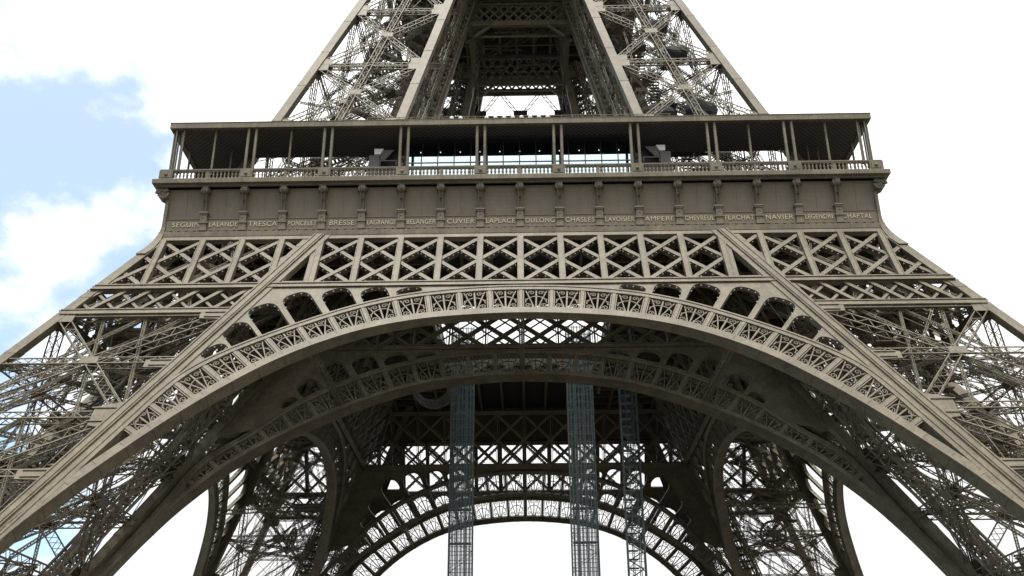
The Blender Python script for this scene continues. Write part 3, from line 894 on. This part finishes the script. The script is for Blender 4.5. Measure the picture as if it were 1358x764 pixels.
COLX = [s * (i * 2 * CW + CW) for i in range(4) for s in (-1, 1)]
def make_balustrade():
    root = empty('balustrade', (0, 0, 0), tower); q = 35.45
    m = MB(); m.beam((-q, -q, 56.0), (q, -q, 56.0), .34, .14, (0, 0, 1)); m.beam((-q, -q, 55.86), (q, -q, 55.86), .24, .1, (0, 0, 1)); m.build('handrail', IRON, root)
    m = MB(); m.beam((-q, -q, 54.9), (q, -q, 54.9), .4, .2, (0, 0, 1)); m.build('plinth', IRON, root)
    m = MB(); n = int(2 * q / .37)
    for k in range(1, n):
        x = -q + 2 * q * k / n
        rings = []
        for z, r in ((54.98, .10), (55.1, .12), (55.2, .075), (55.45, .115), (55.62, .07), (55.74, .12), (55.84, .12)):
            rings.append([(x + r * math.cos(t), -q + r * math.sin(t), z) for t in np.linspace(0, 2 * math.pi, 7)[:-1]])
        m.sweep(rings, caps=False)
    o = m.build('baluster_row', IRON, root); o['kind'] = 'stuff'
    for x in COLX + [-34.9, 34.9]:
        m = MB(); w = .62
        m.block(x - w, x + w, -q - .22, -q + .22, 54.82, 56.05); m.block(x - w * .8, x + w * .8, -q - .27, -q, 55.1, 55.8); m.ball((x, -q - .28, 55.45), .18, 8, 5)
        m.build('pedestal', IRON, root)
    for k in range(-8, 9):                   # light intermediate posts
        if k % 2 == 0:
            m = MB(); m.block(k * CW - .14, k * CW + .14, -q - .1, -q + .1, 54.95, 56.1); m.build('post', IRON, root)
    return root
bal = make_balustrade()
for k in (1, 2, 3): copy_part(bal, k * math.pi / 2, tower)

CZ = 61.75; CQ = 35.35; CI = 29.3
def make_canopy():
    root = empty('gallery_canopy', (0, 0, 0), tower)
    m = MB(); ring_side(m, [(CQ - .5, CZ - .66), (CQ, CZ - .66), (CQ, CZ - .07), (CQ + .04, CZ - .05), (CQ + .04, CZ), (CQ - .5, CZ)]); m.build('fascia', IRON, root)
    m = MB(); ring_side(m, [(CI, CZ - .55), (CQ - .5, CZ - .55), (CQ - .5, CZ - .05), (CI, CZ - .05)]); m.build('soffit', SOFFIT, root)
    def column(x, y, r):
        c = MB()
        rings = []
        for z, rr in ((56.0, r * 1.25), (56.2, r * 1.25), (56.25, r), (CZ - .8, r * .95), (CZ - .78, r * 1.12), (CZ - .545, r * 1.12)):
            rings.append([(x + rr * math.cos(t), y + rr * math.sin(t), z) for t in np.linspace(0, 2 * math.pi, 11)[:-1]])
        c.sweep(rings); c.build('column', IRON, root, smooth=False)
    for x in COLX:
        for s in (-.39, .39): column(x + s, -35.0, .16)
    for x in (-34.7, -33.95, 33.95, 34.7): column(x, -35.0, .09)
    for x in (-34.7, 34.7): column(x, -34.2, .09)
    for k in range(-8, 9):
        if k % 2 == 0 and abs(k) >= 6: column(k * CW, -34.6, .12)
    for k in range(-8, 9):
        if abs(k) >= 6: column(k * CW + .4, -CI - .8, .09)
    return root
can = make_canopy()
for k in (1, 2, 3): copy_part(can, k * math.pi / 2, tower)

# railing on the canopy roof
rr = empty('roof_railing', (0, 0, 0), tower)
for k in range(4):
    m = MB(); q = 15.5; z = CZ
    for dz in (.45, .8): m.beam((-q, -34.5, z + dz), (q, -34.5, z + dz), .06, .06, (0, 1, 0))
    for x in np.arange(-q, q, 1.1): m.beam((x, -34.5, z), (x, -34.5, z + .8), .06, .06, (0, 1, 0))
    o = m.build('railing', IRON, rr); o.rotation_euler = (0, 0, k * math.pi / 2)

# ---- second floor above -------------------------------------------------------
sf = empty('second_floor', (0, 0, 0), tower)
m = MB(); m.block(-17.5, 17.5, -17.5, 17.5, 105.0, 105.6); m.build('deck_slab', DARK, sf)
m = MB()
for v in np.arange(-16, 17, 2.6):
    m.beam((v, -16, 104.5), (v, 16, 104.5), .35, .9, (0, 0, 1)); m.beam((-16, v, 104.2), (16, v, 104.2), .3, .6, (0, 0, 1))
m.build('deck_beams', IRON, sf)
for k in range(4):
    m = MB(); z0, z1 = 96.1, 100.6
    def ub(z, h, w0):
        m.beam(UPI.P(-w0, z), UPI.P(w0, z), h, .5, UPI.n)
    ub(z0 + .5, 1.0, UPI.half(z0)); ub(z1, .5, UPI.half(z1))
    w0 = UPI.half(98.5) - .3; nX = 9
    for i in range(nX + 1):
        for s in (-1, 1):
            xa = -w0 + 2 * w0 * i / nX
            for dx in (1,):
                xb = xa + s * 2 * w0 / nX * 2
                z_a, z_b = z0 + .9, z1
                if abs(xb) > w0 + .01:
                    t = ((w0 if xb > 0 else -w0) - xa) / (xb - xa); xb = xa + (xb - xa) * t; z_b = z_a + (z_b - z_a) * t
                m.beam(UPI.P(xa, z_a, .05 * s), UPI.P(xb, z_b, .05 * s), .26, .12, UPI.n)
                xa2, xb2 = xa, xa + s * 2 * w0 / nX * 2; z_a2, z_b2 = z1, z0 + .9
                if abs(xb2) > w0 + .01:
                    t = ((w0 if xb2 > 0 else -w0) - xa2) / (xb2 - xa2); xb2 = xa2 + (xb2 - xa2) * t; z_b2 = z_a2 + (z_b2 - z_a2) * t
    for s in (-1, 1):
        m.beam(UPI.P(s * w0, z0 - 2.0), UPI.P(s * (w0 - 2.2), z0 + .2), .35, .3, UPI.n)
    m.beam(UPI.P(-w0, z0 - 1.2, -.8), UPI.P(w0, z0 - 1.2, -.8), .18, .18, UPI.n)
    o = m.build('lattice_girder', IRON, sf); o.rotation_euler = (0, 0, k * math.pi / 2)
    m = MB(); z0, z1 = 97.6, 101.6; w0 = UPO.half(z0)
    m.beam(UPO.P(-w0, z0), UPO.P(w0, z0), .6, .5, UPO.n); m.beam(UPO.P(-w0, z1), UPO.P(w0, z1), 1.1, .5, UPO.n)
    wi = 6.8
    for i in range(-2, 2):
        xa, xb = i * 6.6 / 1, (i + 1) * 6.6
        for (p, q) in (((xa, z0), (xa + 3.3, z1)), ((xa + 3.3, z1), (xb, z0))):
            m.lattice(UPO.P(*p), UPO.P(*q), UPO.n, .55, .3, rail=.07, step=.5, bar=.05, zig_side=False)
        m.beam(UPO.P(xa, z0 + .2), UPO.P(xa, z0 + 1.1), 2.2, .2, UPO.n)
    for i in range(-12, 12):
        for s in (-1, 1): m.beam(UPO.P(i * 1.3, z1 + .5 if s > 0 else z1 + 3.4, .05 * s), UPO.P((i + 2) * 1.3, z1 + 3.4 if s > 0 else z1 + .5, .05 * s), .28, .12, UPO.n)
    m.beam(UPO.P(-w0, z1 + 3.5), UPO.P(w0, z1 + 3.5), .5, .5, UPO.n)
    o = m.build('outer_truss', IRON, sf); o.rotation_euler = (0, 0, k * math.pi / 2)
# stair flights and landings hung below the second floor
m = MB(); rnd = random.Random(5)
for k in range(26):
    x, y, z = rnd.uniform(-5, 5), rnd.uniform(-4, 6), rnd.uniform(98, 103.5)
    if k % 3: m.beam((x - 2.2, y, z), (x + 2.2, y, z), .18, .18, (0, 0, 1)); m.beam((x - 2.2, y, z), (x - 2.2, y, 104.5), .1, .1, (0, 1, 0)); m.beam((x + 2.2, y, z), (x + 2.2, y, 104.5), .1, .1, (0, 1, 0))
    else:
        for dy in (0, 1): m.beam((x - 2, y + dy, z - 1), (x + 2, y + dy, z + 1.6), .22, .08, (0, 1, 0))
m.build('hung_stairs', IRON, sf)

# ------------------------------------------------------------------ glass pavilion on the first floor
pav = empty('glass_pavilion', (0, -31, DECK), None, 'long dark glass pavilion behind the gallery railing on the first floor', 'pavilion')
def pb(mb, name, material): 
    o = mb.build(name, material, pav); o.data.transform(Matrix.Translation((0, 31, -DECK))); return o
PX = 11.7; yF = -32.6; yB = CI - 58.55     # front and back wall lines
m = MB(); m.block(-PX, PX, -32.9, -26, 60.95, 61.14); m.block(-PX, PX, -26.3, -26, DECK, 60.95); pb(m, 'ceiling_and_rear_wall', DARK)
xs = np.linspace(-PX, PX, 15)
for a, b in zip(xs[:-1], xs[1:]):
    m = MB(); m.add([(a + .04, yF, DECK + .1), (b - .04, yF, DECK + .1), (b - .04, yF + .6, 60.9), (a + .04, yF + .6, 60.9)], [(0, 1, 2, 3)]); pb(m, 'glass_pane', GLASS)
    m = MB(); m.add([(a + .05, yF - .25, DECK + .1), (b - .05, yF - .25, DECK + .1), (b - .05, yF - .25, 58.85), (a + .05, yF - .25, 58.85)], [(0, 1, 2, 3)]); pb(m, 'parapet_pane', COATED)
for x in xs:
    m = MB(); m.beam((x, yF - .27, DECK), (x, yF - .27, 59.0), .10, .08, (0, 1, 0)); m.beam((x, yF, DECK), (x, yF + .6, 60.95), .07, .14, (0, 1, 0)); pb(m, 'mullion', DARK)
m = MB()
for s in (-1, 1): m.block(s * PX - .2, s * PX + .2, -32.2, -31.8, DECK, 60.95)
for x in (-CW, CW): m.block(x - .22, x + .22, -31.6, -31.2, DECK, 60.95)
pb(m, 'pillar', DARK)
m = MB(); m.beam((-PX, yF - .32, 58.12), (PX, yF - .32, 58.12), .06, .05, (0, 1, 0)); pb(m, 'handrail', STEEL)
for k in range(11):
    x = -10.4 + k * 2.08
    m = MB(); m.ball((x, -30.4, 60.9), .065, 6, 4); pb(m, 'ceiling_spot', SPOT)

# grey stair cabins left and right of it
for s, lab in ((-1, 'grey stair cabin with slanted panels, left of the glass pavilion'), (1, 'grey stair cabin with slanted panels, right of the glass pavilion')):
    cb = empty('stair_cabin', (s * 14.1, -31.9, DECK), None, lab, 'cabin', 'cabins beside the glass pavilion')
    m = MB(); m.block(-1.35, -.3, -.6, .6, 0, 4.55); m.block(-.3, 1.5, -.2, .9, 0, 3.4); m.build('wall', GREY, cb)
    m = MB(); m.block(-.3, 1.5, -.5, -.38, 3.88, 4.0); m.block(-.32, -.2, -.5, -.38, 3.4, 3.88); m.block(1.38, 1.5, -.5, -.38, 3.4, 3.88); m.build('rail', GREY, cb)
    m = MB(); m.box8([(-.8, -.7, 4.6), (-.25, -.7, 4.6), (-.25, .5, 4.6), (-.8, .5, 4.6), (-.85, -.7, 5.25), (.1, -.7, 5.25), (.1, .5, 5.25), (-.85, .5, 5.25)]); m.build('hood', WHITE, cb)
    m = MB(); m.box8([(-.28, -.45, 4.1), (.25, -.45, 4.1), (.25, -.3, 4.1), (-.28, -.3, 4.1), (.12, -.45, 5.25), (1.2, -.45, 5.25), (1.2, -.3, 5.25), (.12, -.3, 5.25)]); m.build('slanted_panel', GREY, cb)
    m = MB(); m.block(-.25, 1.5, .3, .5, 3.4, 5.2); m.build('back_panel', DARK, cb)
    if s > 0: cb.rotation_euler = (0, 0, 0); cb.scale = (-1, 1, 1)

# row of round white dots modelled as small globes, in front of the railing
gx = [-6.85, -5.95] + [-3.3 + .885 * k for k in range(8)]
for k, x in enumerate(gx):
    globe_root = empty('white_globe', (x, -35.05, CZ), None, 'small white globe in the row on the gallery canopy edge', 'lamp', 'white globes along the canopy roof')
    m = MB(); m.ball((0, 0, .26), .22, 10, 7); m.build('globe', WHITE, globe_root, smooth=True)
    m = MB(); m.beam((0, 0, 0), (0, 0, .1), .07, .07, (0, 1, 0)); m.build('stem', STEEL, globe_root)

# ------------------------------------------------------------------ scaffold towers under the tower
def net_mat():
    m = bpy.data.materials.new('scaffold_netting'); m.use_nodes = True
    t = m.node_tree; t.nodes.clear()
    o = N(t, 'ShaderNodeOutputMaterial'); tr = N(t, 'ShaderNodeBsdfTransparent'); df = N(t, 'ShaderNodeBsdfDiffuse'); df.inputs[0].default_value = (.17, .235, .25, 1)
    c = N(t, 'ShaderNodeTexCoord'); mp_ = N(t, 'ShaderNodeMapping'); mp_.inputs['Scale'].default_value = (1, 1, .18)
    nn = N(t, 'ShaderNodeTexNoise'); nn.inputs['Scale'].default_value = 1.6; nn.inputs['Detail'].default_value = 4
    mr = N(t, 'ShaderNodeMapRange'); mr.inputs['From Min'].default_value = .35; mr.inputs['From Max'].default_value = .7; mr.inputs['To Min'].default_value = .10; mr.inputs['To Max'].default_value = .30
    x = N(t, 'ShaderNodeMixShader')
    t.links.new(c.outputs['Object'], mp_.inputs[0]); t.links.new(mp_.outputs[0], nn.inputs['Vector']); t.links.new(nn.outputs[0], mr.inputs['Value'])
    t.links.new(mr.outputs[0], x.inputs[0]); t.links.new(tr.outputs[0], x.inputs[1]); t.links.new(df.outputs[0], x.inputs[2]); t.links.new(x.outputs[0], o.inputs[0])
    return m
NETTING = net_mat()
def scaffold(x, y, w, d, h, nv, lab, ladder=False):
    root = empty('scaffold_tower', (x, y, 0), None, lab, 'scaffold', 'scaffold towers rising under the first floor')
    m = MB()
    for i in range(nv + 1):
        for j in (0, 1):
            px, py = -w / 2 + w * (i + (.18 * ((i * 7 + j * 3) % 3 - 1) if 0 < i < nv else 0)) / nv, (-d / 2, d / 2)[j]; m.tube([(px, py, 0), (px, py, h)], .055, 5)
    for j in (-1, 1): m.tube([(j * w / 2, 0, 0), (j * w / 2, 0, h)], .055, 5)
    m.build('standard', STEEL, root)
    m = MB(); lv = 1.0
    for z in np.arange(1.0, h, lv):
        for s in (-1, 1):
            m.beam((-w / 2, s * d / 2, z), (w / 2, s * d / 2, z), .06, .06, (0, 1, 0)); m.beam((s * w / 2, -d / 2, z), (s * w / 2, d / 2, z), .06, .06, (1, 0, 0))
    m.build('ledger', STEEL, root)
    m = MB()
    for k, z in enumerate(np.arange(1.0, h - 2, 2 * lv)):
        sg = 1 if k % 2 else -1
        for s in (-1, 1):
            m.beam((-sg * w / 2, s * d / 2, z), (sg * w / 2, s * d / 2, z + 2), .05, .05, (0, 1, 0)); m.beam((s * w / 2, -sg * d / 2, z), (s * w / 2, sg * d / 2, z + 2), .05, .05, (1, 0, 0))
    m.build('diagonal_brace', STEEL, root)
    m = MB()
    for k, z in enumerate(np.arange(2.0, h - 1, 4.0 if not ladder else 1.0)):
        o = .25 * w * (1 if k % 2 else -1)
        m.block(-w / 2 * .9, w / 2 * (.9 if not ladder else .2), -d / 2 * .9, d / 2 * .2, z, z + .06)
        if ladder: m.beam((-o * 1.6, .1, z - 1), (o * 1.6, .1, z), .14, .05, (0, 1, 0))
    m.build('platform_board', STEEL, root)
    if not ladder:
        m = MB()
        for s in (-1, 1):
            m.add([(-w / 2, s * d / 2 * 1.02, 1), (w / 2, s * d / 2 * 1.02, 1), (w / 2, s * d / 2 * 1.02, h), (-w / 2, s * d / 2 * 1.02, h)], [(0, 1, 2, 3)])
        m.build('netting', NETTING, root)
    return root
scaffold(-7.55, 0, 2.75, 2.2, 53.2, 8, 'leftmost of three netted steel scaffold towers, standing left of centre below the arches')
scaffold(7.05, 0, 3.1, 2.4, 53.2, 9, 'widest scaffold tower, netted in blue grey, just right of centre below the arches')
scaffold(13.0, 0, 2.0, 1.8, 53.2, 3, 'narrow open scaffold mast with stair boards, right of the widest scaffold', True)

# drooping safety net hung beneath the first floor
nt = MB(); cx0, cx1, yy, zt = -13.6, -8.0, -6.0, 44.0
def netp(u, v):
    sag = 3.0 * (4 * u * (1 - u)) ** .8
    return np.array([cx0 + (cx1 - cx0) * u, yy + 3.0 * v, zt + .8 * (1 - v) - sag * (1 - .25 * v)])
for j in range(9): nt.tube([netp(u, j / 8) for u in np.linspace(0, 1, 19)], .035 if 0 < j < 8 else .07, 4)
for i in range(13): nt.tube([netp(i / 12, v) for v in np.linspace(0, 1, 7)], .03, 4)
for u in (0, 1):
    nt.tube([netp(u, 0), netp(u, 0) + (0, 0, 9.5)], .04, 4); nt.tube([netp(u, 1), netp(u, 1) + (0, 0, 9.5)], .04, 4)
no = nt.build('safety_net', NETM); no['label'] = 'pale safety net sagging in a curve under the first floor'; no['category'] = 'net'

# dark sheeted bundles and a sheeted platform in the right upper leg
TARP = mat('dark_sheeting', (0.045, 0.043, 0.045), 0.75, 0.25, 1.5, 0.4)
def bundle(x, y, z, rx, ry, rz, seed, lab):
    rnd = random.Random(seed); b = MB(); n, mm = 14, 9; ph = [rnd.random() * 6.28 for _ in range(4)]
    rings = []
    for i in range(mm + 1):
        th = math.pi * (i + .05) / (mm + .1); ring = []
        for j in range(n):
            a = 2 * math.pi * j / n
            w = 1 + .13 * math.sin(3 * a + ph[0] + i * .7) + .08 * math.sin(5 * a + ph[1] - i) + .06 * rnd.random()
            ring.append((rx * w * math.sin(th) * math.cos(a), ry * w * math.sin(th) * math.sin(a), rz * math.cos(th) * (1 + .1 * math.sin(2 * a + ph[2]))))
        rings.append(ring)
    b.sweep(rings)
    for j in range(3): b.beam((rx * .6 * math.cos(j * 2.1), ry * .6 * math.sin(j * 2.1), rz * .5), (rx * .5 * math.cos(j * 2.1), ry * .5 * math.sin(j * 2.1), rz + 3.2), .06, .06, (0, 1, 0))
    o = b.build('sheeted_bundle', TARP); o.location = (x, y, z); o['label'] = lab; o['category'] = 'bundle'; o['group'] = 'dark sheeted bundles hung in the right upper leg'
bundle(16.2, -22.0, 70.6, 2.1, 1.6, 1.5, 1, 'large dark sheeted bundle low in the right upper leg, nearer the inner rafter')
bundle(21.0, -22.0, 71.2, 1.8, 1.5, 1.6, 2, 'rounded dark sheeted bundle low in the right upper leg, near the outer edge')
bundle(19.0, -20.5, 80.5, 1.6, 1.3, 1.2, 3, 'mid height dark sheeted bundle in the right upper leg, right of the crossing')
bundle(17.2, -18.5, 86.0, 1.5, 1.2, 1.2, 4, 'topmost dark sheeted bundle in the right upper leg')
pl_ = MB(); pl_.box8([(-5.5, -1.5, 0), (5.5, -1.5, .3), (5.2, 1.5, .3), (-5.0, 1.5, 0), (-4.8, -1.5, .8), (5.0, -1.5, 1.2), (4.8, 1.5, 1.2), (-4.5, 1.5, .8)])
for k in range(7): pl_.beam((-4.6 + k * 1.55, -1.45, .8), (-4.6 + k * 1.55, -1.45, 1.9), .06, .06, (0, 1, 0))
po = pl_.build('sheeted_platform', TARP); po.location = (18.5, -23.5, 65.0); po['label'] = 'long dark sheeted work platform at the foot of the right upper leg'; po['category'] = 'platform'
